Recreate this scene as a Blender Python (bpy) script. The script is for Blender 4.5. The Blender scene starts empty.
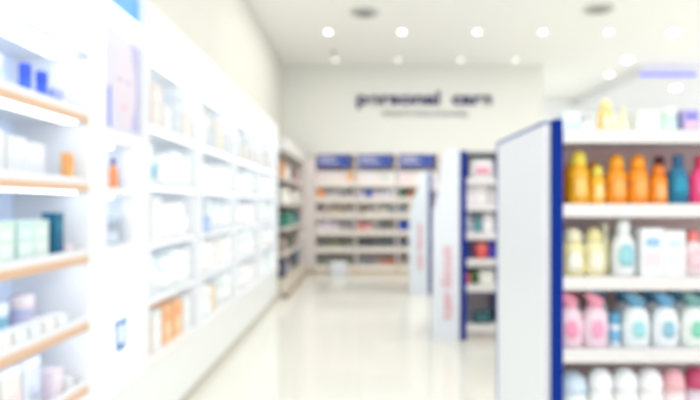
import bpy, bmesh, math, random
from mathutils import Vector, Matrix
random.seed(7)
scene = bpy.context.scene
COL = scene.collection
PI = math.pi

# ------------------------------------------------------------ camera
cam_d = bpy.data.cameras.new('camera')
cam = bpy.data.objects.new('camera', cam_d)
COL.objects.link(cam)
cam.location = (0, 0, 1.45)
cam.rotation_euler = (PI/2, 0, 0)
cam_d.sensor_width = 36
cam_d.lens = 28.29
cam_d.shift_x = -10/700
cam_d.shift_y = 5/700
cam_d.clip_start = 0.02
cam_d.dof.use_dof = True
cam_d.dof.focus_distance = 0.5
cam_d.dof.aperture_fstop = 3.3
scene.camera = cam

# ------------------------------------------------------------ world, added fill lights, exposure
W = bpy.data.worlds.new('store_ambient')
scene.world = W
W.use_nodes = True
bg = W.node_tree.nodes['Background']
bg.inputs[0].default_value = (0.97, 0.985, 1.0, 1)
bg.inputs[1].default_value = 1.58
def area(name, loc, size, power, color=(1, 1, 1), rot=(0, 0, 0)):
    l = bpy.data.lights.new(name, 'AREA')
    l.shape = 'RECTANGLE'; l.size, l.size_y = size
    l.energy = power; l.color = color
    o = bpy.data.objects.new(name, l); COL.objects.link(o)
    o.location = loc; o.rotation_euler = rot
    return o
area('fill_area_light', (1.6, 3.0, 4.5), (5, 5), 85, (1, 1, 1))  # broad fill lights added to brighten the store, no fittings modelled
area('fill_area_light', (1.2, 8.6, 4.5), (4.5, 4), 115, (1, .99, .97))
area('fill_area_light', (2.6, -4.6, 4.2), (3, 1.6), 125, (1, .985, .97), (math.radians(68), 0, 0))  # tilted fill added behind the camera to reach between the near shelves
area('fill_area_light', (6.5, 8.5, 4.5), (4, 6), 85, (1, 1, 1))
area('fill_area_light', (6.4, 14.2, 4.2), (3.5, 2.5), 22, (1, 1, 1))  # fill added to brighten the recess
scene.view_settings.view_transform = 'Standard'
scene.view_settings.look = 'None'
scene.view_settings.gamma = 1
scene.view_settings.use_curve_mapping = False
scene.view_settings.exposure = 0.07
scene.cycles.use_denoising = True
scene.cycles.max_bounces = 8
scene.cycles.sample_clamp_indirect = 6

# ------------------------------------------------------------ materials
def s2l(c):
    c /= 255
    return c/12.92 if c <= .04045 else ((c+.055)/1.055)**2.4
def rgb(r, g, b):
    return (s2l(r), s2l(g), s2l(b), 1)
_m = {}
def mat(c, rough=.45, metal=0, var=.06, scale=9, trans=0, name=None):
    key = (tuple(c), rough, metal, var, scale, trans)
    if key in _m: return _m[key]
    m = bpy.data.materials.new(name or 'surface_%d_%d_%d' % tuple(c)); m.use_nodes = True
    nt = m.node_tree; b = nt.nodes['Principled BSDF']
    tc = nt.nodes.new('ShaderNodeTexCoord'); nz = nt.nodes.new('ShaderNodeTexNoise')
    nz.inputs['Scale'].default_value = scale
    mx = nt.nodes.new('ShaderNodeMix'); mx.data_type = 'RGBA'
    a = rgb(*c); d = tuple(v*(1-var) for v in a[:3])+(1,)
    mx.inputs['A'].default_value = a; mx.inputs['B'].default_value = d
    nt.links.new(tc.outputs['Object'], nz.inputs['Vector'])
    nt.links.new(nz.outputs['Fac'], mx.inputs['Factor'])
    nt.links.new(mx.outputs['Result'], b.inputs['Base Color'])
    b.inputs['Roughness'].default_value = rough
    b.inputs['Metallic'].default_value = metal
    b.inputs['Transmission Weight'].default_value = trans
    _m[key] = m
    return m
def emit(c, s, name='lit_diffuser'):
    key = ('e', tuple(c), s)
    if key in _m: return _m[key]
    m = bpy.data.materials.new(name); m.use_nodes = True
    nt = m.node_tree; b = nt.nodes['Principled BSDF']
    b.inputs['Base Color'].default_value = rgb(*c)
    b.inputs['Emission Color'].default_value = rgb(*c)
    b.inputs['Emission Strength'].default_value = s
    _m[key] = m
    return m
def wood():
    if 'wood' in _m: return _m['wood']
    m = bpy.data.materials.new('oak_edge'); m.use_nodes = True
    nt = m.node_tree; b = nt.nodes['Principled BSDF']
    tc = nt.nodes.new('ShaderNodeTexCoord'); mp = nt.nodes.new('ShaderNodeMapping')
    mp.inputs['Scale'].default_value = (30, 2, 60)
    nz = nt.nodes.new('ShaderNodeTexNoise'); nz.inputs['Scale'].default_value = 3
    cr = nt.nodes.new('ShaderNodeValToRGB')
    cr.color_ramp.elements[0].color = rgb(208, 172, 142); cr.color_ramp.elements[1].color = rgb(222, 188, 160)
    nt.links.new(tc.outputs['Object'], mp.inputs['Vector']); nt.links.new(mp.outputs[0], nz.inputs['Vector'])
    nt.links.new(nz.outputs['Fac'], cr.inputs[0]); nt.links.new(cr.outputs[0], b.inputs['Base Color'])
    b.inputs['Roughness'].default_value = .5
    _m['wood'] = m
    return m
def tile_floor():
    m = bpy.data.materials.new('polished_cream_tile'); m.use_nodes = True
    nt = m.node_tree; b = nt.nodes['Principled BSDF']
    tc = nt.nodes.new('ShaderNodeTexCoord'); br = nt.nodes.new('ShaderNodeTexBrick')
    br.offset = 0; br.inputs['Scale'].default_value = 1
    br.inputs['Brick Width'].default_value = .8; br.inputs['Row Height'].default_value = .8
    br.inputs['Mortar Size'].default_value = .004
    br.inputs['Color1'].default_value = rgb(232, 231, 222); br.inputs['Color2'].default_value = rgb(230, 229, 219)
    br.inputs['Mortar'].default_value = rgb(222, 219, 207)
    nt.links.new(tc.outputs['Object'], br.inputs['Vector']); nt.links.new(br.outputs['Color'], b.inputs['Base Color'])
    b.inputs['Roughness'].default_value = .13
    return m

WHITE = (240, 241, 243)
white = mat(WHITE, .4)
coolwhite = mat((241, 244, 247), .35)
NAVY = (0, 46, 140)
navy = mat(NAVY, .65); navy.node_tree.nodes['Principled BSDF'].inputs['Specular IOR Level'].default_value = .1
cream = mat((232, 231, 222), .6)
led = emit((232, 242, 255), 3.0)
led_soft = emit((240, 244, 250), 1.6)

# ------------------------------------------------------------ mesh helpers
class MB:
    def __init__(s): s.bm = bmesh.new()
    def box(s, x0, x1, y0, y1, z0, z1, bev=0):
        r = bmesh.ops.create_cube(s.bm, size=1)
        for v in r['verts']:
            v.co = Vector(((x0+x1)/2+v.co.x*(x1-x0), (y0+y1)/2+v.co.y*(y1-y0), (z0+z1)/2+v.co.z*(z1-z0)))
        if bev:
            es = list({e for v in r['verts'] for e in v.link_edges})
            bmesh.ops.bevel(s.bm, geom=es, offset=bev, segments=2, affect='EDGES', profile=.6)
        return s
    def lathe(s, prof, sx=1, sy=1, n=20, cx=0, cy=0, cz=0, axis='z'):
        rings = []
        for r, z in prof:
            ring = []
            for k in range(n):
                a = 2*PI*k/n
                p = (r*sx*math.cos(a), r*sy*math.sin(a), z)
                if axis == 'y': p = (p[0], p[2], p[1])
                ring.append(s.bm.verts.new((cx+p[0], cy+p[1], cz+p[2])))
            rings.append(ring)
        for a, b in zip(rings, rings[1:]):
            for k in range(n):
                s.bm.faces.new((a[k], a[(k+1) % n], b[(k+1) % n], b[k]))
        s.bm.faces.new(rings[0][::-1]); s.bm.faces.new(rings[-1])
        return s
    def prism(s, pts, a0, a1, axis='y'):
        def mk(p, a): return (p[0], a, p[1]) if axis == 'y' else ((a, p[0], p[1]) if axis == 'x' else (p[0], p[1], a))
        A = [s.bm.verts.new(mk(p, a0)) for p in pts]; B = [s.bm.verts.new(mk(p, a1)) for p in pts]
        s.bm.faces.new(A); s.bm.faces.new(B[::-1])
        n = len(pts)
        for k in range(n): s.bm.faces.new((A[k], B[k], B[(k+1) % n], A[(k+1) % n]))
        return s
    def mesh(s, name, m, smooth=False):
        bmesh.ops.recalc_face_normals(s.bm, faces=s.bm.faces)
        me = bpy.data.meshes.new(name); s.bm.to_mesh(me); s.bm.free()
        me.materials.append(m)
        if smooth:
            for p in me.polygons: p.use_smooth = True
        return me
def link(name, me, parent=None, loc=(0, 0, 0)):
    o = bpy.data.objects.new(name, me); COL.objects.link(o); o.location = loc
    if parent: o.parent = parent
    return o
def tag(o, label, cat, group=None):
    o['label'] = label; o['category'] = cat
    if group: o['group'] = group
    return o
def struct(name, mb, m):
    o = link(name, mb.mesh(name, m)); o['kind'] = 'structure'; return o
class Thing:
    def __init__(s, name, label, cat, loc, group=None):
        s.o = bpy.data.objects.new(name, None); COL.objects.link(s.o); s.o.location = loc
        s.o.empty_display_size = .05
        s.L = Vector(loc); tag(s.o, label, cat, group)
    def part(s, name, mb, m, parent=None, smooth=False, label=None):
        me = mb.mesh(name, m, smooth); me.transform(Matrix.Translation(-s.L))
        o = link(name, me, parent or s.o)
        if label: o['label'] = label
        return o
    def box(s, name, x0, x1, y0, y1, z0, z1, m, bev=.002, parent=None, label=None):
        return s.part(name, MB().box(x0, x1, y0, y1, z0, z1, bev), m, parent, label=label)
def text_mesh(body, size, m, extrude=.01, bold=0., align='LEFT', spacing=1.0):
    cu = bpy.data.curves.new('lettering', 'FONT'); cu.body = body; cu.size = size
    cu.extrude = extrude; cu.offset = bold; cu.align_x = align; cu.space_character = spacing
    o = bpy.data.objects.new('lettering', cu); COL.objects.link(o)
    dg = bpy.context.evaluated_depsgraph_get()
    me = bpy.data.meshes.new_from_object(o.evaluated_get(dg))
    bpy.data.objects.remove(o)
    me.materials.clear(); me.materials.append(m)
    return me
def text_width(me):
    xs = [v.co.x for v in me.vertices]; return min(xs), max(xs)

# ------------------------------------------------------------ setting
CEIL = 4.56
struct('floor', MB().box(-2.2, 11, -3, 16.3, -.1, 0), tile_floor())
struct('ceiling', MB().box(-2.2, 11, -6, 16.3, CEIL, CEIL+.1), mat((250, 250, 246), .8, var=.03))
struct('wall_left', MB().box(-1.8, -1.7, -3, 12.2, 0, CEIL), mat((214, 213, 204), .7, var=.03))
struct('wall_back', MB().box(-1.8, 4.05, 12.2, 12.4, 0, CEIL), mat((226, 226, 220), .7, var=.03))
struct('wall_right', MB().box(3.95, 4.05, 12.4, 16.1, 0, CEIL), mat((246, 247, 246), .7, var=.03))
struct('wall_recess', MB().box(4.05, 11, 16.1, 16.2, 0, CEIL), mat((240, 242, 241), .7, var=.03))
struct('trim_soffit', MB().box(6.3, 11, 12.3, 16.1, 4.3, CEIL), mat((238, 238, 240), .6, var=.03))
t = tag(link('cove_light', MB().box(6.25, 7.5, 12.22, 12.30, 4.33, 4.38, .01).mesh('cove_light', emit((95, 100, 240), .7))),
        'glowing violet-blue light strip along the dropped ceiling edge on the right', 'light')

# ------------------------------------------------------------ ceiling fittings
trim_me = MB().lathe([(.13, 0), (.135, -.008), (.12, -.016), (.10, -.012)], n=28).mesh('trim_ring', mat((240, 240, 238), .4), True)
lens_me = {}
def downlight(x, y, label, z=CEIL, s=14, sc=1., grp='round ceiling downlights'):
    o = bpy.data.objects.new('ceiling_downlight', None); COL.objects.link(o); o.location = (x, y, z); o.scale = (sc, sc, 1)
    tag(o, label, 'ceiling light', grp)
    link('trim_ring', trim_me, o)
    if s not in lens_me:
        lens_me[s] = MB().lathe([(.10, -.010), (.098, -.020), (.06, -.026)], n=24).mesh('lens', emit((255, 252, 244), s))
    link('lens', lens_me[s], o)
names = ['first', 'second', 'third', 'fourth', 'fifth', 'sixth', 'seventh', 'eighth', 'ninth', 'tenth', 'eleventh', 'twelfth']
for k, x in enumerate([-.57, .75, 2.1, 3.27, 4.45, 5.62]):
    downlight(x, 9.85, 'bright round ceiling downlight, %s from the left in the nearer row' % names[k], s=[9, 9, 6, 5, 5, 20][k], sc=.5 if k < 5 else .8)
for k, x in enumerate([-.53, .81, 2.15, 3.32]):
    downlight(x, 11.75, 'small dim ceiling downlight, %s from the left in the row nearest the sign' % names[k], s=2.3, sc=.48)
downlight(5.72, 11.75, 'large very bright ceiling downlight right of the sign, far row', s=20, sc=.85)
downlight(7.64, 13.3, 'oval-looking bright downlight set in the dropped ceiling on the right', z=4.3, s=16, sc=.85)
downlight(5.95, 13.1, 'hazy bright ceiling glow added as a disc, left of the violet strip', s=3, sc=.9)  # disc added for a soft bright haze; the fitting is made up
def vent(x, y, label):
    t = Thing('ceiling_vent', label, 'ceiling vent', (x, y, CEIL), 'round grey ceiling vents')
    t.part('frame', MB().lathe([(.24, CEIL), (.24, CEIL-.02), (.22, CEIL-.035), (.2, CEIL-.02)], n=32, cx=x, cy=y), mat((222, 222, 218), .5), smooth=True)
    for r in (.15, .09):
        t.part('ring', MB().lathe([(r+.02, CEIL-.012), (r+.03, CEIL-.03), (r-.02, CEIL-.045), (r-.03, CEIL-.03)], n=28, cx=x, cy=y), mat((185, 185, 183), .5), smooth=True)
vent(.08, 8.85, 'round grey ceiling vent above the aisle, left one')
vent(3.78, 8.7, 'round grey ceiling vent further right, above the shelves')
t = Thing('smoke_detector', 'small grey smoke detector on the ceiling by the leftmost far downlight', 'smoke detector', (-.53, 11.15, CEIL))
t.part('base', MB().lathe([(.06, CEIL), (.06, CEIL-.02)], n=20, cx=-.53, cy=11.15), mat((190, 190, 188)))
t.part('sensor', MB().lathe([(.045, CEIL-.02), (.035, CEIL-.05), (.01, CEIL-.055)], n=20, cx=-.53, cy=11.15), mat((150, 150, 150)))

# ------------------------------------------------------------ wall sign
sx0, sx1 = -.07, 2.93
sign = Thing('wall_sign', 'large dark blue lettering reading personal care high on the back wall', 'sign', (sx0, 12.19, 3.68))
inkm = mat((46, 44, 96), .5)
def word(body, x0, x1, z, h, m, name, parent, label=None, extr=.02, bold=.008, y=12.18):
    me = text_mesh(body, 1, m, .02, bold)
    a, b = text_width(me); k = (x1-x0)/(b-a)
    me.transform(Matrix.Translation((-a, 0, 0)))
    me.transform(Matrix.Diagonal((k, h, 1, 1)))
    me.transform(Matrix.Rotation(PI/2, 4, 'X'))
    me.transform(Matrix.Translation((x0, y, z)))
    me.transform(Matrix.Translation(-Vector(parent.location)))
    o = link(name, me, parent)
    if label: o['label'] = label
word('personal', -.07, 1.77, 3.68, .40, inkm, 'lettering', sign.o, 'dark blue word personal', bold=.03)
word('care', 2.04, 2.93, 3.68, .40, inkm, 'lettering', sign.o, 'dark blue word care', bold=.03)
word('collected for beauty and grooming', .47, 2.38, 3.43, .19, mat((186, 188, 188), .5), 'tagline', sign.o, 'thin grey small print', bold=.004)

# ------------------------------------------------------------ products
_pm = {}
def shade(c, d): return tuple(max(0, min(255, v+d)) for v in c)
def proto(kind, w, h, c, c2, c3):
    key = (kind, round(w, 3), round(h, 3), c, c2, c3)
    if key in _pm: return _pm[key]
    r = w/2; P = []
    mc = mat(c, .35); m2 = mat(c2, .35); m3 = mat(c3, .5)
    if kind == 'lotion':          # wide shouldered flat bottle, flip cap
        P.append(('bottle', MB().lathe([(r*.85, 0), (r*.97, h*.03), (r, h*.3), (r*.96, h*.55), (r*.72, h*.68), (r*.42, h*.76), (r*.40, h*.78)], 1, .62).mesh('bottle', mc, True)))
        P.append(('cap', MB().lathe([(r*.5, h*.765), (r*.54, h*.79), (r*.5, h*.95), (r*.40, h)], 1, .7).mesh('cap', m2, True)))
        P.append(('label', MB().lathe([(r*.45, 0), (r*.66, h*.12), (r*.58, h*.3), (r*.3, h*.4)], 1, .1, cy=-r*.60, cz=h*.17).mesh('label', m3, True)))
    elif kind == 'round':         # curvy bath bottle with dome cap
        P.append(('bottle', MB().lathe([(r*.8, 0), (r*.95, h*.03), (r, h*.2), (r*.9, h*.42), (r*.97, h*.6), (r*.7, h*.7), (r*.55, h*.73)], 1, .7).mesh('bottle', mc, True)))
        P.append(('cap', MB().lathe([(r*.68, h*.72), (r*.72, h*.78), (r*.62, h*.93), (r*.3, h)], 1, .85).mesh('cap', m2, True)))
        P.append(('label', MB().lathe([(r*.3, 0), (r*.55, h*.12), (r*.55, h*.3), (r*.3, h*.42)], 1, .1, cy=-r*.68, cz=h*.1).mesh('label', m3, True)))
    elif kind == 'slim':          # slender bottle with tall neck
        P.append(('bottle', MB().lathe([(r*.9, 0), (r, h*.02), (r, h*.5), (r*.8, h*.62), (r*.4, h*.72), (r*.36, h*.8)], 1, .8).mesh('bottle', mc, True)))
        P.append(('cap', MB().lathe([(r*.42, h*.78), (r*.44, h*.98), (r*.38, h)]).mesh('cap', m2, True)))
        P.append(('label', MB().lathe([(r*1.01, h*.14), (r*1.015, h*.15), (r*1.015, h*.44), (r*1.01, h*.45)], 1, .8).mesh('label', m3, True)))
    elif kind == 'pump':          # dispenser with tilted beak cap
        P.append(('bottle', MB().lathe([(r*.85, 0), (r*.97, h*.03), (r, h*.4), (r*.9, h*.62), (r*.6, h*.72), (r*.4, h*.75)], 1, .62).mesh('bottle', mc, True)))
        b = MB().lathe([(r*.55, h*.74), (r*.6, h*.8), (r*.5, h*.88)], 1, .7)
        b.prism([(-r*.9, h*.99), (-r*.6, h*.86), (r*.5, h*.80), (r*.55, h*.88), (-r*.2, h)], -r*.35, r*.35)
        P.append(('cap', b.mesh('cap', m2)))
        P.append(('label', MB().lathe([(r*.3, 0), (r*.5, h*.1), (r*.4, h*.26), (r*.2, h*.32)], 1, .1, cy=-r*.6, cz=h*.18).mesh('label', m3, True)))
    elif kind == 'jar':
        P.append(('jar', MB().lathe([(r*.92, 0), (r, h*.05), (r, h*.62), (r*.94, h*.68)]).mesh('jar', mc, True)))
        P.append(('lid', MB().lathe([(r*.98, h*.67), (r*1.02, h*.7), (r*1.02, h*.95), (r*.95, h)]).mesh('lid', m2, True)))
        P.append(('label', MB().lathe([(r*1.01, h*.15), (r*1.015, h*.16), (r*1.015, h*.5), (r*1.01, h*.51)]).mesh('label', m3, True)))
    elif kind == 'box':
        d = min(w, .12)
        P.append(('carton', MB().box(-w/2, w/2, -d/2, d/2, 0, h, min(w, h)*.03).mesh('carton', mc)))
        P.append(('panel', MB().box(-w*.36, w*.36, -d/2-.0015, -d/2+.001, h*.2, h*.5).mesh('panel', m2)))
        P.append(('panel', MB().box(-w*.30, w*.30, -d/2-.0015, -d/2+.001, h*.62, h*.8).mesh('panel', m3)))
    elif kind == 'tub':           # white domed tub
        P.append(('tub', MB().lathe([(r*.8, 0), (r*.92, h*.04), (r, h*.6), (r*.98, h*.64)]).mesh('tub', mc, True)))
        P.append(('lid', MB().lathe([(r*1.02, h*.63), (r*1.03, h*.72), (r*.9, h*.88), (r*.5, h*.98), (r*.2, h)]).mesh('lid', m2, True)))
        P.append(('label', MB().lathe([(r*.95, h*.15), (r*1.0, h*.17), (r*1.01, h*.5), (r*1.0, h*.52)]).mesh('label', m3, True)))
    elif kind == 'bag':
        P.append(('pouch', MB().lathe([(r*.8, 0), (r, h*.05), (r*1.02, h*.35), (r*.97, h*.7), (r*.95, h*.9), (r*.93, h)], 1, .35, n=16).mesh('pouch', mc, True)))
        P.append(('seal', MB().box(-r*.95, r*.95, -.004, .004, h*.97, h*1.06).mesh('seal', m2)))
        P.append(('label', MB().lathe([(r*.4, 0), (r*.6, h*.15), (r*.4, h*.4)], 1, .1, cy=-r*.35, cz=h*.25).mesh('label', m3, True)))
    _pm[key] = P
    return P
def cname(c):
    import colorsys
    h, sat, v = colorsys.rgb_to_hsv(*[x/255 for x in c]); h *= 360
    if sat < .12: return 'white' if v > .88 else 'light grey' if v > .72 else 'grey' if v > .4 else 'dark'
    n = 'red' if h < 12 or h > 345 else 'orange' if h < 38 else 'yellow' if h < 65 else 'green' if h < 168 else 'teal' if h < 195 else 'blue' if h < 250 else 'violet' if h < 290 else 'pink'
    if v < .45 and sat < .3: return 'dark grey'
    if n == 'orange' and (sat < .45 or v < .75): n = 'beige' if v > .7 else 'brown'
    return ('pale ' if sat < .3 and v > .7 else 'dark ' if v < .45 else '')+n
KIND = {'lotion': ('lotion_bottle', 'bottle'), 'round': ('shampoo_bottle', 'bottle'), 'slim': ('slim_bottle', 'bottle'), 'pump': ('dispenser_bottle', 'bottle'),
        'jar': ('cosmetic_jar', 'jar'), 'box': ('product_box', 'box'), 'tub': ('product_tub', 'tub'), 'bag': ('product_pouch', 'pouch')}
def product(kind, x, y, z, w, h, c, label, c2=None, c3=None, rot=0, group=None):
    n, cat = KIND[kind]
    c2 = c2 or shade(c, 12); c3 = c3 or shade(c, 22)
    o = bpy.data.objects.new(n, None); COL.objects.link(o); o.location = (x, y, z+.0012); o.rotation_euler = (0, 0, rot)
    o.empty_display_size = .03
    tag(o, label, cat, group)
    for pn, me in proto(kind, w, h, c, c2, c3): link(pn, me, o)
    return o

# ------------------------------------------------------------ left run: plinth
t = Thing('display_plinth', 'long white plinth running under the lit wall displays on the left', 'plinth', (-1.48, 4.9, 0))
t.box('body', -1.695, -1.27, 1.2, 8.5, .07, .47, mat((240, 243, 242), .3), .004)
t.box('kickboard', -1.695, -1.29, 1.2, 8.5, 0, .07, mat((196, 190, 176), .5), 0)
t.box('top_edge', -1.695, -1.255, 1.2, 8.5, .47, .49, white, .002)

# ------------------------------------------------------------ near-left lit shelf unit
XB, XF = -1.7, -1.3
cw = mat((222, 234, 250), .4)
U = Thing('display_shelving', 'white lit shelf unit with oak-edged shelves at the left edge', 'shelf unit', (-1.5, 2.0, .49))
U.box('back_panel', XB, XB+.03, 1.2, 2.72, .49, 2.5, emit((205, 220, 244), .22, 'added_glow_panel'), 0)  # weak self-glow added so the shelf interior reads brighter
U.box('side_panel', XB+.03, XF, 2.64, 2.80, .49, 2.5, white)
U.box('side_panel', XB+.03, XF, 1.2, 1.24, .49, 2.5, white)
top = U.box('canopy', XB+.03, XF+.01, 1.24, 2.64, 2.16, 2.5, white, .004)
U.box('light_strip', XF-.16, XF-.05, 1.3, 2.60, 2.146, 2.158, led, 0, top)
SH = [1.875, 1.545, 1.205, .885, .58]
for k, z in enumerate(SH):
    s = U.box('shelf', XB+.03, XF-.02, 1.24, 2.64, z-.03, z, white, 0)
    U.box('shelf_edge', XF-.02, XF, 1.24, 2.64, z-.033, z+.001, wood(), .002, s, 'oak shelf edge')
    U.box('price_rail', XF-.022, XF-.017, 1.24, 2.64, z+.001, z+.035, mat((236, 240, 246), .2), 0, s)
    U.box('light_strip', XF-.10, XF-.04, 1.3, 2.60, z-.040, z-.0305, led, 0, s)
P90 = PI/2   # products on the left wall face the aisle (+x)
def L(kind, x, y, z, w, h, c, label, **k): return product(kind, x, y, z, w, h, c, label, rot=P90, **k)
W0 = (238, 240, 242)
# top shelf
for k, (y, c) in enumerate([(1.86, (205, 232, 222)), (1.98, (200, 228, 224)), (2.1, (208, 232, 228))]):
    L('jar', -1.42, y, SH[0], .095, .15, c, '%s pale green jar from the left on the top shelf of the left unit' % names[k].capitalize(), c2=W0, group='pale green jars on the top shelf')
L('jar', -1.40, 2.30, SH[0], .047, .165, (50, 95, 215), 'Cobalt blue straight-sided bottle on the top left shelf, left of the pair', c2=(45, 85, 210), c3=(60, 110, 220), group='pair of blue bottles')
L('jar', -1.40, 2.42, SH[0], .047, .16, (50, 100, 220), 'Cobalt blue straight-sided bottle on the top left shelf, right of the pair', c2=(45, 85, 210), c3=(60, 110, 220), group='pair of blue bottles')
L('jar', -1.38, 2.50, SH[0], .06, .10, (160, 176, 232), 'small lilac-blue jar beside the cobalt blue bottles on the top left shelf', c2=(180, 190, 236))
L('box', -1.42, 2.585, SH[0], .06, .085, (238, 226, 222), 'small pinkish box at the right end of the top left shelf', c2=(240, 214, 200))
# second shelf
for k, y in enumerate([1.78, 1.92, 2.06, 2.2, 2.33]):
    L('box', -1.43, y, SH[1], .125, .215-.012*k, shade((232, 235, 238), -3*(k % 2)), '%s big white carton from the left on the second shelf of the left unit' % names[k].capitalize(), c2=(222, 228, 234), group='white cartons on the second left shelf')
L('box', -1.36, 2.555, SH[1], .04, .145, (240, 178, 110), 'slim orange box at the right end of the second left shelf', c2=(246, 190, 110), c3=(244, 150, 60))
# third shelf
for k, y in enumerate([1.86, 1.99, 2.12, 2.25, 2.36]):
    L('box', -1.42, y, SH[2], .11, .18, [(212, 234, 226), (204, 230, 228)][k % 2], '%s pale mint carton from the left on the third shelf of the left unit' % names[k].capitalize(), c2=(232, 244, 240), group='mint cartons on the third left shelf')
L('box', -1.38, 2.47, SH[2], .065, .21, (20, 104, 140), 'dark teal tall box beside the mint cartons on the third left shelf', c2=(20, 90, 130), c3=(50, 130, 160))
L('jar', -1.38, 2.58, SH[2], .06, .06, (236, 222, 228), 'tiny pinkish jar at the right end of the third left shelf')
# fourth shelf
for k, (y, c) in enumerate([(1.95, (214, 226, 240)), (2.06, (206, 222, 236))]):
    L('jar', -1.48, y, SH[3], .1, .13, c, ['Pale blue jar at the left edge of the fourth shelf of the left unit', 'Pale blue jar just left of the teal-blue jar on the fourth left shelf'][k], group='pale blue jars on the fourth left shelf')
L('jar', -1.49, 2.24, SH[3], .1, .16, (120, 178, 200), 'tall jar with teal-blue body and white lid on the fourth left shelf', c2=(226, 236, 244), c3=(140, 190, 210))
L('jar', -1.49, 2.42, SH[3], .1, .165, (178, 186, 220), 'tall jar with lilac body and pinkish lid on the fourth left shelf', c2=(236, 222, 226), c3=(200, 196, 224))
for k in range(7):
    L('box', -1.37, 1.86+.1*k, SH[3], .08, .075, [(234, 238, 242), (226, 232, 238), (238, 234, 232)][k % 3], '%s little white box from the left in front row of the fourth left shelf' % names[k].capitalize(), group='little boxes in the front row of the fourth left shelf')
# lowest shelf
for k, y in enumerate([2.06, 2.2, 2.34]):
    L('bag', -1.40, y, SH[4], .13, .2, [(226, 236, 236), (238, 234, 228), (224, 230, 242)][k], '%s white pouch from the left on the lowest shelf of the left unit' % names[k].capitalize(), c3=[(200, 224, 226), (238, 214, 214), (206, 216, 238)][k], group='pouches on the lowest left shelf')
L('box', -1.40, 2.48, SH[4], .08, .13, (236, 222, 232), 'small pink box right of the white pouches on the lowest left shelf')
L('box', -1.40, 2.585, SH[4], .08, .06, W0, 'low white box at the right end of the lowest left shelf')

# ------------------------------------------------------------ poster tower
V = Thing('poster_display_tower', 'white lit tower with a portrait poster and two small niches', 'display stand', (-1.5, 3.04, .38))
V.box('back_panel', XB, XB+.03, 2.80, 3.28, .49, 2.5, emit((205, 220, 244), .22, 'added_glow_panel'), 0)  # same added self-glow as the shelf unit back
V.box('side_panel', XB+.03, XF-.06, 3.22, 3.28, .49, 2.5, white)
V.box('stile', -1.36, XF-.004, 3.22, 3.28, .49, 1.83, white)
V.box('niche_back', -1.50, -1.48, 2.80, 3.22, 1.235, 1.50, emit((226, 236, 250), .6, 'added_glow_panel'), 0)  # glowing liners added to brighten the niche interiors
V.box('niche_back', -1.50, -1.48, 2.80, 3.22, 1.54, 1.78, emit((226, 236, 250), .6, 'added_glow_panel'), 0)
V.box('top_panel', XB+.03, XF+.015, 2.80, 3.28, 2.40, 2.5, emit((240, 246, 255), .7), .003)
lp = V.box('light_panel', -1.36, XF, 2.80, 3.22, .49, 1.20, emit((232, 242, 252), .5), .002)
V.box('niche_shelf', XB+.03, XF, 2.80, 3.22, 1.20, 1.235, white)
V.box('niche_shelf', XB+.03, XF, 2.80, 3.22, 1.50, 1.54, white)
V.box('niche_shelf', XB+.03, XF, 2.80, 3.22, 1.78, 1.83, white)
V.box('stile', -1.36, XF-.004, 3.15, 3.22, 1.235, 1.78, white)
V.box('stile', -1.36, XF-.004, 2.80, 2.84, 1.235, 1.78, white)
V.box('light_strip', -1.45, -1.40, 2.86, 3.12, 1.770, 1.7795, led, 0)
V.box('light_strip', -1.45, -1.40, 2.86, 3.12, 1.490, 1.4995, led, 0)
# pale blue pictogram on the light panel
bl = mat((120, 150, 205), .5)
mb = MB(); mb.prism([(2.91, .80), (3.07, .80), (3.07, .83), (2.91, .83)], XF, XF+.004, 'x')
mb.prism([(2.925, .68), (2.962, .68), (2.962, .80), (2.925, .80)], XF, XF+.004, 'x')
mb.prism([(3.02, .68), (3.05, .68), (3.05, .80), (3.02, .80)], XF, XF+.004, 'x')
mb.prism([(2.925, .66), (3.05, .66), (3.03, .70), (2.945, .70)], XF, XF+.004, 'x')
V.part('pictogram', mb, bl, lp, label='pale blue square emblem')
# poster
pf = V.box('poster_frame', -1.36, XF-.004, 2.80, 3.27, 1.83, 2.40, white)
pp = V.box('poster', XF-.004, XF, 2.82, 3.245, 1.85, 2.385, mat((216, 214, 232), .5, var=.1, scale=3), 0, pf, 'portrait poster in pale lilac tones')
def oval(cy, cz, ry, rz, n=28, x0=XF, x1=XF+.0015):
    return MB().prism([(cy+ry*math.cos(2*PI*k/n), cz+rz*math.sin(2*PI*k/n)) for k in range(n)], x0, x1, 'x')
V.part('printed_face', oval(3.04, 2.10, .14, .22), mat((220, 210, 222), .5), pp)
V.part('printed_hair', MB().prism([(3.245, 2.36), (3.12, 2.36), (3.15, 2.2), (3.16, 2.0), (3.12, 1.87), (3.245, 1.87)], XF, XF+.001, 'x'), mat((184, 182, 216), .5), pp)
for cy, cz, ry, rz, c in [(2.975, 2.13, .028, .009, (170, 165, 205)), (3.085, 2.13, .028, .009, (170, 165, 205)), (3.03, 1.985, .03, .012, (232, 170, 185))]:
    V.part('printed_feature', oval(cy, cz, ry, rz, 16, XF+.001, XF+.0025), mat(c, .5), pp)
V.part('printed_band', MB().prism([(2.84, 1.86), (2.868, 1.86), (2.868, 2.08), (2.84, 2.06)], XF, XF+.0015, 'x'), mat((90, 120, 215), .5), pp)
L('lotion', -1.365, 3.045, 1.5412, .07, .17, (240, 150, 100), 'orange bottle in the upper niche of the poster tower', c2=(80, 90, 150), c3=(240, 170, 130))
L('slim', -1.44, 3.135, 1.54, .06, .15, (200, 206, 216), 'grey slim bottle behind the orange one in the upper niche')
L('jar', -1.35, 2.99, 1.235, .07, .12, (190, 200, 210), 'grey jar on the left in the lower niche of the poster tower', c2=(160, 170, 186))
L('box', -1.40, 3.09, 1.235, .08, .16, (200, 212, 222), 'grey-blue box on the right in the lower niche of the poster tower', c2=(150, 166, 186), c3=(170, 170, 180))
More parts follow.
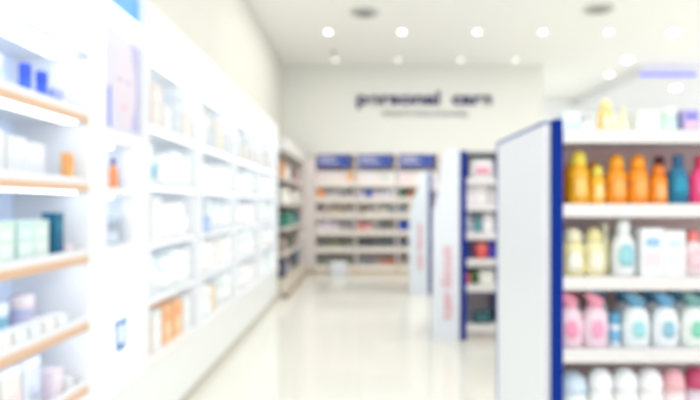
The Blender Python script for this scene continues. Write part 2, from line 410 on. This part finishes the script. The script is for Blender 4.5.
B = Thing('light_box_sign', 'glowing light blue box sign standing on top of the poster tower', 'sign', (-1.5, 3.04, 2.5))
B.box('housing', XB+.05, XF-.03, 2.84, 3.28, 2.5, 3.0, white)
B.box('light_face', XF-.03, XF-.02, 2.85, 3.28, 2.51, 2.99, emit((80, 140, 225), .55), .002)

# ------------------------------------------------------------ run of lit cabinets
ys = [3.28, 4.41, 5.68, 7.07, 8.5]
CZ = [.49, .86, 1.22, 1.58, 1.95]
bayn = ['nearest', 'second', 'third', 'farthest']
CX = -1.27
pal = [(244, 245, 246), (236, 241, 246), (245, 243, 240), (232, 241, 244), (241, 240, 244), (235, 244, 241)]
shn = ['bottom', 'second', 'third', 'fourth', 'top']
for b in range(4):
    y0, y1 = ys[b], ys[b+1]
    T = Thing('display_cabinet', '%s of the four tall white lit shelf cabinets along the left wall' % bayn[b], 'cabinet', (-1.48, (y0+y1)/2, .49), 'lit cabinets along the left wall')
    T.box('back_panel', -1.7, -1.67, y0, y1, .49, 2.66, emit((230, 236, 242), .62, 'added_glow_panel'), 0)  # self-glow added to lift the cabinet interior, no lamp behind it
    T.box('side_panel', -1.67, CX, y0, y0+.03, .49, 2.66, coolwhite)
    T.box('side_panel', -1.67, CX, y1-.03, y1, .49, 2.66, coolwhite)
    hd = T.box('header', -1.67, CX+.01, y0+.03, y1-.03, 2.42, 2.66, mat((240, 242, 240), .4), .003)
    T.box('light_strip', -1.42, -1.30, y0+.06, y1-.06, 2.405, 2.419, led_soft, 0, hd)
    for k, z in enumerate(CZ):
        if k == 0: continue
        s = T.box('shelf', -1.67, CX-.01, y0+.03, y1-.03, z-.025, z, coolwhite, 0)
        T.box('light_strip', -1.325, -1.30, y0+.06, y1-.06, z-.034, z-.0255, led_soft, 0, s)
    for k, z in enumerate(CZ):
        n = 5
        for i in range(n):
            yy = y0+.14+(y1-y0-.28)*i/(n-1)
            kind = ['box', 'jar', 'lotion', 'tub'][(b+k*2+(i//2)) % 4] if k < 4 else 'box'
            h = random.uniform(.22, .29); w = random.uniform(.15, .2)
            c = pal[(b*3+k*5+i*2) % 6]; word_c = 'white'; c2 = None; c3 = None
            if k == 0 and b == 0: 
                kind = 'box'; w, h = .17, .26
                if i < 1 or i in (2, 3): c = (246, 190, 140); word_c = 'orange'; c3 = (250, 172, 110); c2 = (250, 214, 174)
                if i == 1 or i == 4: c = (236, 240, 240)
            if k == 0 and b == 1 and i == 2: kind = 'box'; c = (228, 208, 184); word_c = 'beige'
            if b == 1 and k == 1 and i == 0: kind = 'lotion'; c = (246, 222, 130); word_c = 'yellow'; h = .15
            if b == 1 and k == 2 and i in (0, 1): c = (166, 190, 226); word_c = 'blue'; h = .14
            if b == 1 and k == 3 and i == 0: c = (120, 160, 200); word_c = 'blue'; h = .2
            if b == 0 and k == 3 and i == 1: c3 = (150, 200, 220)
            if k == 4:
                h = .2+.1*(i % 2); c = [(214, 220, 222), (224, 216, 212), (222, 226, 230), (206, 214, 222), (232, 226, 214)][(i+b) % 5]
                word_c = 'greyish'
            L(kind, -1.40, yy, z, w, h, c, '%s from near end, %s shelf of the %s lit cabinet, %s %s' % (names[i].capitalize(), shn[k], bayn[b], word_c, KIND[kind][1]),
              c2=c2, c3=c3, group='products on the %s shelf of the %s lit cabinet' % (shn[k], bayn[b]))

# ------------------------------------------------------------ far-left dark framed shelf unit (against left wall)
cwarm = mat((228, 220, 214), .5)
F = Thing('shelving_unit', 'warm grey shelf unit against the left wall beyond the lit cabinets', 'shelf unit', (-1.42, 10.1, 0))
F.box('base', -1.69, -1.14, 8.55, 11.6, 0, .28, mat((214, 204, 190), .5), .004)
F.box('kickboard', -1.2, -1.12, 8.55, 11.6, 0, .07, mat((170, 150, 130), .5), 0)
F.box('back_panel', -1.69, -1.66, 8.55, 11.6, .28, 2.5, mat((170, 155, 150), .6), 0)
for y in (8.55, 11.56): F.box('upright', -1.66, -1.32 if y < 9 else -1.16, y, y+.04, .28, 2.5, cwarm)
F.box('header', -1.66, -1.14, 8.59, 11.56, 2.3, 2.5, mat((220, 218, 214), .5))
FZ = [.28, .68, 1.08, 1.48, 1.88]
for k, z in enumerate(FZ[1:]):
    s = F.box('shelf', -1.66, -1.18, 8.59, 11.56, z-.03, z, cwarm, 0)
    F.box('price_rail', -1.18, -1.165, 8.59, 11.56, z-.04, z+.01, mat((232, 226, 220), .4), 0, s)
fc = {0: [(60, 66, 84), (40, 50, 80), (200, 200, 206), (90, 80, 80), (70, 84, 96), (50, 50, 60), (180, 190, 210)],
      1: [(150, 132, 116), (190, 180, 166), (110, 96, 84), (90, 96, 84), (170, 150, 140), (120, 110, 120), (200, 190, 180)],
      2: [(30, 110, 96), (24, 120, 100), (60, 130, 110), (130, 150, 160), (20, 100, 96), (40, 110, 110), (160, 60, 60)],
      3: [(210, 214, 206), (234, 232, 222), (240, 236, 228), (150, 120, 120), (230, 230, 222), (160, 140, 150), (220, 210, 200)],
      4: [(190, 140, 100), (238, 234, 226), (240, 238, 230), (90, 80, 80), (234, 228, 222), (180, 90, 80), (200, 190, 190)]}
for k, z in enumerate(FZ):
    for i in range(7):
        y = 8.82+i*.41; 
        kind = ['tub', 'box', 'lotion', 'box', 'jar', 'slim', 'box'][(i+k) % 7]
        L(kind, -1.30, y, z, .22, .25 if k != 4 else .27, fc[k][i],
          '%s from the near end, %s shelf of the far-left warm grey unit, %s %s' % (names[i].capitalize(), shn[k], cname(fc[k][i]), KIND[kind][1]), group='products on the %s shelf of the far-left unit' % shn[k])

t = Thing('pillar_panel', 'plain pinkish-white upright panel in the corner left of the back shelves', 'panel', (-1.1, 11.8, 0))
t.box('panel', -1.22, -.99, 11.66, 12.19, 0, 2.42, mat((226, 218, 214), .5), .004)
t.box('kickboard', -1.225, -.985, 11.65, 11.66, 0, .08, mat((190, 170, 150), .5), 0)

# ------------------------------------------------------------ back wall shelf unit, three bays
G = Thing('shelving_unit', 'wide pale shelf unit with three blue headers on the back wall under the sign', 'shelf unit', (.36, 11.95, 0))
YB = 11.70
BX = [-.97, -.09, .79, 1.68]
G.box('back_panel', -.97, 1.68, 12.15, 12.19, 0, 2.56, mat((236, 226, 222), .6), 0)
G.box('base', -.97, 1.68, YB, 12.15, 0, .14, mat((206, 186, 160), .5), .003)
for x in BX: G.box('upright', x-.025, x+.025, YB+.02, 12.15, .14, 2.56, mat((226, 216, 214), .5))
G.box('top_panel', -.97, 1.68, YB+.04, 12.15, 2.54, 2.6, mat((232, 230, 226), .5))
GZ = [.16, .54, .90, 1.26, 1.60, 1.94]
for b in range(3):
    x0, x1 = BX[b]+.025, BX[b+1]-.025
    h = G.box('header_sign', x0+.03, x1-.09, YB, YB+.03, 2.26, 2.51, mat((40, 72, 160), .4), .004, label='blue header sign with faint pale lettering')
    mb = MB()                                     # small illegible pale lettering
    for r, (zz, n) in enumerate([(2.42, 6), (2.34, 8)]):
        xx = x0+.07
        for i in range(n):
            wl = [.03, .04, .025, .045][(i+r+b) % 4]
            mb.box(xx, xx+wl, YB-.003, YB+.001, zz, zz+.045+.012*(i % 3)); xx += wl+.018
    G.part('header_print', mb, mat((214, 210, 226), .5), h)
    for z in GZ:
        s = G.box('shelf', x0, x1, YB+.01, 12.15, z-.03, z, mat((248, 240, 232), .5), 0)
        G.box('price_rail', x0, x1, YB-.005, YB+.01, z-.10, z+.008, mat((250, 243, 234), .4), .002, s)
bc = {5: [(236, 214, 214), (238, 224, 224), (236, 226, 220), (240, 216, 216), (246, 180, 130), (238, 220, 220), (232, 230, 236), (240, 226, 222), (214, 220, 210), (236, 236, 228), (238, 214, 220), (236, 220, 216), (240, 230, 228), (236, 224, 220), (238, 232, 230)],
      4: [(240, 150, 90), (196, 186, 186), (200, 196, 200), (150, 146, 150), (170, 160, 166), (186, 180, 200), (52, 84, 160), (216, 206, 226), (210, 204, 222), (200, 200, 210), (20, 100, 80), (150, 90, 50), (190, 160, 120), (170, 120, 80), (180, 160, 140)],
      3: [(160, 146, 140), (170, 160, 156), (190, 170, 140), (150, 140, 130), (180, 170, 160), (130, 120, 100), (170, 160, 156), (176, 170, 166), (200, 190, 180), (130, 146, 150), (120, 140, 150), (180, 170, 150), (220, 214, 190), (214, 206, 180), (190, 180, 160)],
      2: [(226, 206, 222), (230, 214, 228), (222, 206, 216), (160, 150, 150), (140, 136, 140), (220, 130, 130), (214, 160, 160), (150, 150, 146), (120, 120, 120), (136, 130, 126), (10, 50, 165), (10, 50, 165), (126, 120, 120), (16, 60, 160), (16, 64, 170)],
      1: [(96, 104, 96), (110, 116, 100), (130, 130, 100), (90, 100, 90), (120, 124, 110), (60, 64, 70), (56, 60, 66), (90, 96, 104), (80, 90, 100), (96, 106, 116), (80, 92, 104), (84, 96, 110), (70, 80, 90), (60, 80, 100), (40, 60, 80)],
      0: [(110, 124, 110), (120, 130, 116), (110, 120, 110), (130, 136, 120), (120, 130, 110), (150, 150, 160), (130, 130, 146), (160, 150, 150), (190, 130, 110), (200, 120, 90), (170, 150, 130), (150, 150, 150), (190, 190, 190), (150, 160, 160), (160, 150, 130)]}
gshn = ['lowest', 'second lowest', 'third lowest', 'third highest', 'second highest', 'highest']
ordn = names + ['thirteenth', 'fourteenth', 'fifteenth']
for r, z in enumerate(GZ):
    for i in range(15):
        b, j = divmod(i, 5)
        x = BX[b]+.115+j*.163
        kind = {5: 'box', 4: ['box', 'lotion', 'tub'][i % 3], 3: ['slim', 'box'][i % 2], 2: ['jar', 'box', 'tub'][i % 3], 1: 'slim', 0: 'round'}[r]
        w = .135; h = {5: .22, 4: .2, 3: .2, 2: .2, 1: .22, 0: .17}[r]
        if i in (10, 11) and r == 2: kind = 'box'
        product(kind, x, YB+.12, z, w, h, shade(bc[r][i], 22), '%s from left on the %s shelf of the back wall unit, %s %s' % (ordn[i].capitalize(), gshn[r], cname(shade(bc[r][i], 22)), KIND[kind][1]),
                c2=shade(bc[r][i], 6), group='products on the %s shelf of the back wall unit' % gshn[r])
product('box', -.45, 11.55, 0, .34, .27, (232, 236, 244), 'white carton standing on the floor in front of the back shelves', c2=(220, 228, 240))

# ------------------------------------------------------------ gondolas
panelm = mat((246, 249, 253), .35, var=.02)
def gondola(label, name, x0, x1, yf, depth, H, zs, rail_h, backc, postw=.045, baseh=.12, bays=1, toprail=True):
    T = Thing(name, label, 'shelf unit', ((x0+x1)/2, yf+depth/2, 0))
    ep = T.box('end_panel', x0-.03, x0, yf+.04, yf+depth, 0, H-.01, panelm, .003, label='plain pale blue-white end panel')
    T.box('panel_trim', x0-.034, x0+.004, yf+.04, yf+depth, H-.012, H+.002, mat((120, 140, 190), .4), 0, ep)
    T.box('panel_trim', x0-.034, x0+.004, yf+depth, yf+depth+.012, 0, H+.002, mat((120, 140, 190), .4), 0, ep)
    T.box('post', x0-.004, x0-.004+postw, yf-.005, yf+.04, 0, H+.003, navy, .003, label='navy blue corner post')
    xi = x0+postw-.004
    T.box('back_panel', xi, x1, yf+.46, yf+.50, baseh, H-.03, mat(backc, .6), 0)
    T.box('base', xi, x1, yf+.03, yf+depth, 0, baseh-.02, mat((200, 192, 186), .5), 0)
    bw = (x1-xi)/bays
    for b in range(bays):
        a0, a1 = xi+b*bw, xi+(b+1)*bw
        if b: T.box('post', a0-.015, a0+.015, yf+.44, yf+.46, baseh, H, white)
        for z in zs:
            s = T.box('shelf', a0+.002, a1-.002, yf+.015, yf+.46, z-.025, z, white, 0)
            T.box('price_rail', a0+.002, a1-.002, yf, yf+.015, z-rail_h, z+.003, mat((224, 222, 222), .35), .002, s)
    return T

# nearest gondola (right foreground)
NZ = [.10, .53, .853, 1.152, 1.452, 1.757]
N = gondola('large shelf unit in the right foreground with pale end panel and navy post', 'gondola_shelving', .80, 3.0, 2.26, .82, 1.80, NZ, .052, (250, 224, 222), bays=2, postw=.037)
YN = 2.33
def R(kind, x, z, w, h, c, label, dy=0, **k): return product(kind, x, YN+dy, z, w, h, c, label, **k)
z = NZ[4]
R('slim', .872, z, .07, .235, (240, 170, 20), 'golden yellow slim bottle behind the first one, against the navy post', dy=.09, c2=(240, 176, 30))
R('round', .925, z, .09, .225, (240, 172, 0), 'yellow bottle nearest the navy post on the orange shelf', c2=(232, 208, 70), c3=(244, 196, 110))
R('round', 1.005, z, .066, .165, (246, 180, 20), 'small yellow bottle with pale green cap, second on the orange shelf', c2=(226, 214, 90), c3=(248, 216, 150))
R('round', 1.085, z, .089, .208, (242, 150, 4), 'orange bottle with pinkish label right of the small yellow bottle', c2=(238, 160, 20), c3=(246, 172, 90))
R('round', 1.176, z, .089, .208, (242, 146, 4), 'orange bottle with pinkish label left of the shortest orange bottle', c2=(238, 150, 14), c3=(246, 168, 86))
R('round', 1.262, z, .078, .168, (240, 142, 8), 'shorter orange bottle left of the teal one', c2=(226, 124, 20), c3=(248, 176, 110))
R('lotion', 1.346, z, .088, .21, (0, 112, 152), 'dark teal blue bottle between the orange and pink ones', c2=(0, 84, 130), c3=(20, 140, 176))
R('lotion', 1.444, z, .105, .205, (238, 66, 130), 'hot pink bottle at the right edge of the orange shelf', c2=(200, 40, 80), c3=(244, 110, 160))
R('lotion', 1.37, z, .09, .22, (150, 30, 70), 'dark crimson bottle behind the teal and pink ones', dy=.19, c2=(120, 20, 50))
for i in range(4):
    R('round', .955+.1*i, z, .085, .19, (240, 160, 16), '%s orange bottle from the left in the back row of the orange shelf' % names[i].capitalize(), dy=.15, c2=(236, 150, 20), group='orange bottles in the back row')
for i in range(5):
    R('lotion', 1.56+.14*i, z, .11, .2, [(238, 90, 140), (230, 120, 160), (120, 90, 180), (90, 120, 200), (230, 230, 236)][i], 'bottle on the orange shelf beyond the pink bottle, %s to its right' % names[i], c2=WHITE, group='bottles beyond the pink bottle')
z = NZ[3]
R('round', .90, z, .10, .20, (232, 222, 168), 'pale yellow bottle nearest the navy post on the cream shelf', c2=(236, 230, 200), c3=(238, 236, 226))
R('round', .99, z, .09, .20, (236, 228, 184), 'pale yellow bottle with cream cap, second on the cream shelf', c2=(230, 222, 160), c3=(240, 236, 216))
R('slim', 1.06, z, .055, .22, (236, 232, 196), 'tall narrow cream bottle left of the white lotion on the cream shelf', dy=.05, c2=(240, 236, 210))
R('lotion', 1.115, z, .105, .235, (236, 240, 242), 'white bottle with a teal mark at the middle of the cream shelf', c2=(238, 240, 242), c3=(150, 205, 215))
R('box', 1.215, z, .095, .20, (232, 236, 240), 'white carton with thin pink band and blue print, cream shelf', c2=(236, 214, 220), c3=(150, 190, 225))
R('box', 1.31, z, .085, .19, (234, 236, 240), 'white carton right of the pink-banded one on the cream shelf', c2=(220, 226, 236), c3=(200, 218, 236))
R('lotion', 1.41, z, .10, .19, (236, 218, 222), 'pale pink bottle with coral cap on the cream shelf', c2=(230, 120, 120), c3=(238, 200, 210))
for i in range(6):
    R('box', .92+.1*i, z, .085, .17, (224, 224, 214), '%s pale carton from the left in the back row of the cream shelf' % names[i].capitalize(), dy=.15, group='pale cartons in the back row of the cream shelf')
for i in range(5):
    R('lotion', 1.54+.14*i, z, .11, .2, [(236, 226, 228), (232, 236, 240), (224, 232, 240), (236, 232, 220), (238, 238, 238)][i], 'pale bottle beyond the coral-capped bottle, %s to its right' % names[i], group='pale bottles beyond the coral-capped bottle')
z = NZ[2]
R('pump', .885, z, .115, .225, (238, 208, 222), 'pink bottle with deep pink cap nearest the navy post', c2=(226, 140, 165), c3=(238, 150, 182))
R('pump', .995, z, .11, .225, (238, 212, 226), 'pink bottle with deep pink cap, second from the navy post', c2=(228, 146, 170), c3=(238, 160, 196))
R('jar', 1.077, z, .045, .14, (222, 232, 242), 'small white bottle with blue cap between pink and white ones', c2=(90, 160, 200), c3=(120, 180, 220))
R('pump', 1.165, z, .12, .225, (232, 240, 244), 'white dispenser with dark blue cap and large aqua mark', c2=(90, 150, 182), c3=(155, 212, 220))
R('pump', 1.29, z, .115, .225, (234, 238, 244), 'white dispenser with blue cap and smaller blue mark', c2=(90, 150, 190), c3=(140, 190, 210))
R('pump', 1.41, z, .115, .225, (232, 240, 238), 'white dispenser with grey-green cap and green mark', c2=(110, 160, 160), c3=(130, 205, 180))
for i in range(6):
    R('pump', .95+.12*i, z, .11, .22, [(236, 214, 226), (228, 236, 242)][i > 0], '%s dispenser from the left in the back row below the cream shelf' % names[i].capitalize(), dy=.15, c2=[(214, 120, 150), (60, 130, 170)][i > 0], group='dispensers in the back row')
for i in range(5):
    R('pump', 1.55+.14*i, z, .11, .22, [(236, 240, 230), (232, 236, 244), (238, 232, 236), (230, 240, 238), (236, 236, 240)][i], 'dispenser beyond the green-marked one, %s to its right' % names[i], c2=(120, 170, 190), group='dispensers beyond the green-marked one')
z = NZ[1]
R('tub', .895, z, .12, .215, (226, 236, 244), 'pale blue tub with blue lid nearest the post on the lowest visible shelf', c2=(200, 220, 236))
for i, (x, c) in enumerate([(1.015, (236, 238, 242)), (1.12, (232, 236, 240)), (1.225, (236, 236, 240))]):
    R('tub', x, z, .10, .23, c, '%s white domed tub from the left on the lowest visible near shelf' % names[i].capitalize(), group='white domed tubs')
R('tub', 1.325, z, .09, .23, (238, 214, 220), 'pink-lidded tub right of the white domed tubs', c2=(236, 180, 190))
R('tub', 1.42, z, .09, .235, (214, 200, 214), 'tub with crimson lid at the right edge of the lowest visible shelf', c2=(190, 70, 110))
for i in range(5):
    R('tub', 1.54+.14*i, z, .11, .22, (232, 234, 238), 'white tub beyond the crimson-lidded tub, %s to its right' % names[i], group='white tubs beyond the crimson-lidded tub')
z = NZ[5]
R('box', .93, z, .09, .10, (222, 236, 240), 'pale aqua box on top of the near unit by the navy post', dy=.12, c2=(200, 226, 236))
R('jar', .99, z, .05, .09, (226, 226, 226), 'small grey-white jar left of the yellow bottle on top of the near unit', dy=.08, c2=(206, 208, 210))
R('round', 1.065, z, .075, .15, (240, 214, 140), 'pale yellow bottle on top of the near unit', dy=.06, c2=(238, 224, 170), c3=(242, 232, 200))
R('slim', 1.15, z, .04, .12, (236, 232, 190), 'thin cream bottle right of the yellow bottle on top of the near unit', dy=.08)
R('box', 1.25, z, .1, .10, (232, 236, 234), 'white box in the middle of the top of the near unit', dy=.1)
R('jar', 1.335, z, .07, .11, (190, 222, 208), 'pale green jar on top of the near unit', dy=.06, c2=(226, 236, 232))
R('box', 1.42, z, .07, .10, (170, 160, 216), 'violet and pink box at the right end of the near unit top', dy=.06, c2=(236, 190, 210), c3=(110, 110, 210))

# second gondola
SZ = [.16, .59, .865, 1.15, 1.455, 1.735]
S = gondola('white shelf unit with navy post further up the aisle, left of near unit', 'gondola_shelving', 1.085, 3.2, 5.9, .9, 2.03, SZ, .07, (216, 210, 214), bays=2, postw=.06)
S.box('top_panel', 1.12, 3.2, 5.92, 6.36, 2.0, 2.03, mat((150, 156, 160), .5))
S.box('shelf_divider', 1.50, 1.52, 5.92, 6.36, .16, 2.0, mat((90, 90, 150), .5))
def column(label, xa, xb, yf, H, cut, textz, words):
    T = Thing('promotion_column', label, 'display column', ((xa+xb)/2, yf, 0))
    T.part('body', MB().prism([(xa, .0), (xb, .0), (xb, H), (xa+cut, H), (xa+cut*.7, H-.28), (xa+.02, 1.42), (xa, 1.3)], yf, yf+.06), mat((226, 233, 242), .4, var=.03))
    me = text_mesh(words, 1, mat((226, 160, 170), .5), .003, .01)
    a, b = text_width(me); k = textz[1]/(b-a)
    me.transform(Matrix.Translation((-a, -.25, 0))); me.transform(Matrix.Diagonal((k, .17, 1, 1)))
    me.transform(Matrix.Rotation(PI/2, 4, 'Z')); me.transform(Matrix.Rotation(PI/2, 4, 'X'))
    me.transform(Matrix.Translation((xa+(xb-xa)*.55, yf-.002, textz[0]))); me.transform(Matrix.Translation(-T.L))
    o = link('lettering', me, T.o); o['label'] = 'faint red vertical lettering'
column('white column with faint red vertical lettering beside the nearer navy post', .775, 1.05, 5.83, 2.04, .13, (.24, .78), 'super discount')
product('bag', 1.33, 6.0, SZ[5], .28, .2, (236, 234, 236), 'white pouch with a pink patch on the top shelf behind the near panel', c2=(230, 232, 232), c3=(236, 160, 176))
product('box', 1.165, 6.2, SZ[5], .05, .22, (60, 130, 110), 'dark green box beside the white pouch on the top shelf')
def row2(k, items, sn):
    for i, (kd, x, w, h, c, cn) in enumerate(items):
        product(kd, x, 6.02, SZ[k], w, h, c, '%s %s, %s on the %s shelf of the unit behind the near panel' % (cn, KIND[kd][1], names[i], sn), c3=shade(c, -16))
row2(4, [('box', 1.2, .12, .19, (228, 224, 226), 'White'), ('box', 1.32, .12, .2, (232, 230, 228), 'Cream-white'), ('box', 1.44, .09, .19, (216, 212, 216), 'Light grey')], 'second')
row2(3, [('lotion', 1.185, .09, .2, (220, 222, 230), 'Pale grey'), ('lotion', 1.285, .09, .18, (120, 184, 196), 'Teal'), ('box', 1.39, .1, .2, (238, 238, 240), 'White'), ('box', 1.47, .05, .18, (196, 190, 196), 'Grey')], 'third')
row2(2, [('box', 1.18, .10, .16, (40, 40, 100), 'Dark navy'), ('tub', 1.32, .15, .18, (240, 110, 104), 'Coral red'), ('box', 1.445, .08, .2, (60, 50, 170), 'Violet-blue')], 'fourth')
row2(1, [('jar', 1.175, .07, .11, (236, 130, 120), 'Salmon'), ('lotion', 1.26, .08, .17, (80, 130, 70), 'Green'), ('box', 1.38, .16, .15, (232, 234, 226), 'White')], 'fifth')
product('bag', 1.33, 6.0, SZ[0], .22, .13, (20, 80, 90), 'dark teal pouch alone on the bottom shelf behind the near panel', c3=(60, 120, 120))
for k in range(6):
    for i in range(5):
        product(['box', 'lotion', 'tub'][(i+k) % 3], 1.65+.3*i, 6.03, SZ[k], .18, .2, pal[(i+k) % 6], '%s %s right of the divider, %s shelf from the floor, unit behind near panel' % (names[i].capitalize(), KIND[['box', 'lotion', 'tub'][(i+k) % 3]][1], names[k]), group='products right of the divider in the second unit')

# third gondola, farther
TZ = [.16, .6, 1.0, 1.4, 1.75]
T3 = gondola('farther white shelf unit with navy post, mostly hidden behind the second one', 'gondola_shelving', 1.12, 3.2, 8.95, .9, 1.98, TZ, .07, (206, 200, 204), bays=1)
column('white column with faint red lettering farther up the aisle, before the back shelves', .80, 1.10, 8.88, 2.0, .2, (.40, .75), 'super discount')
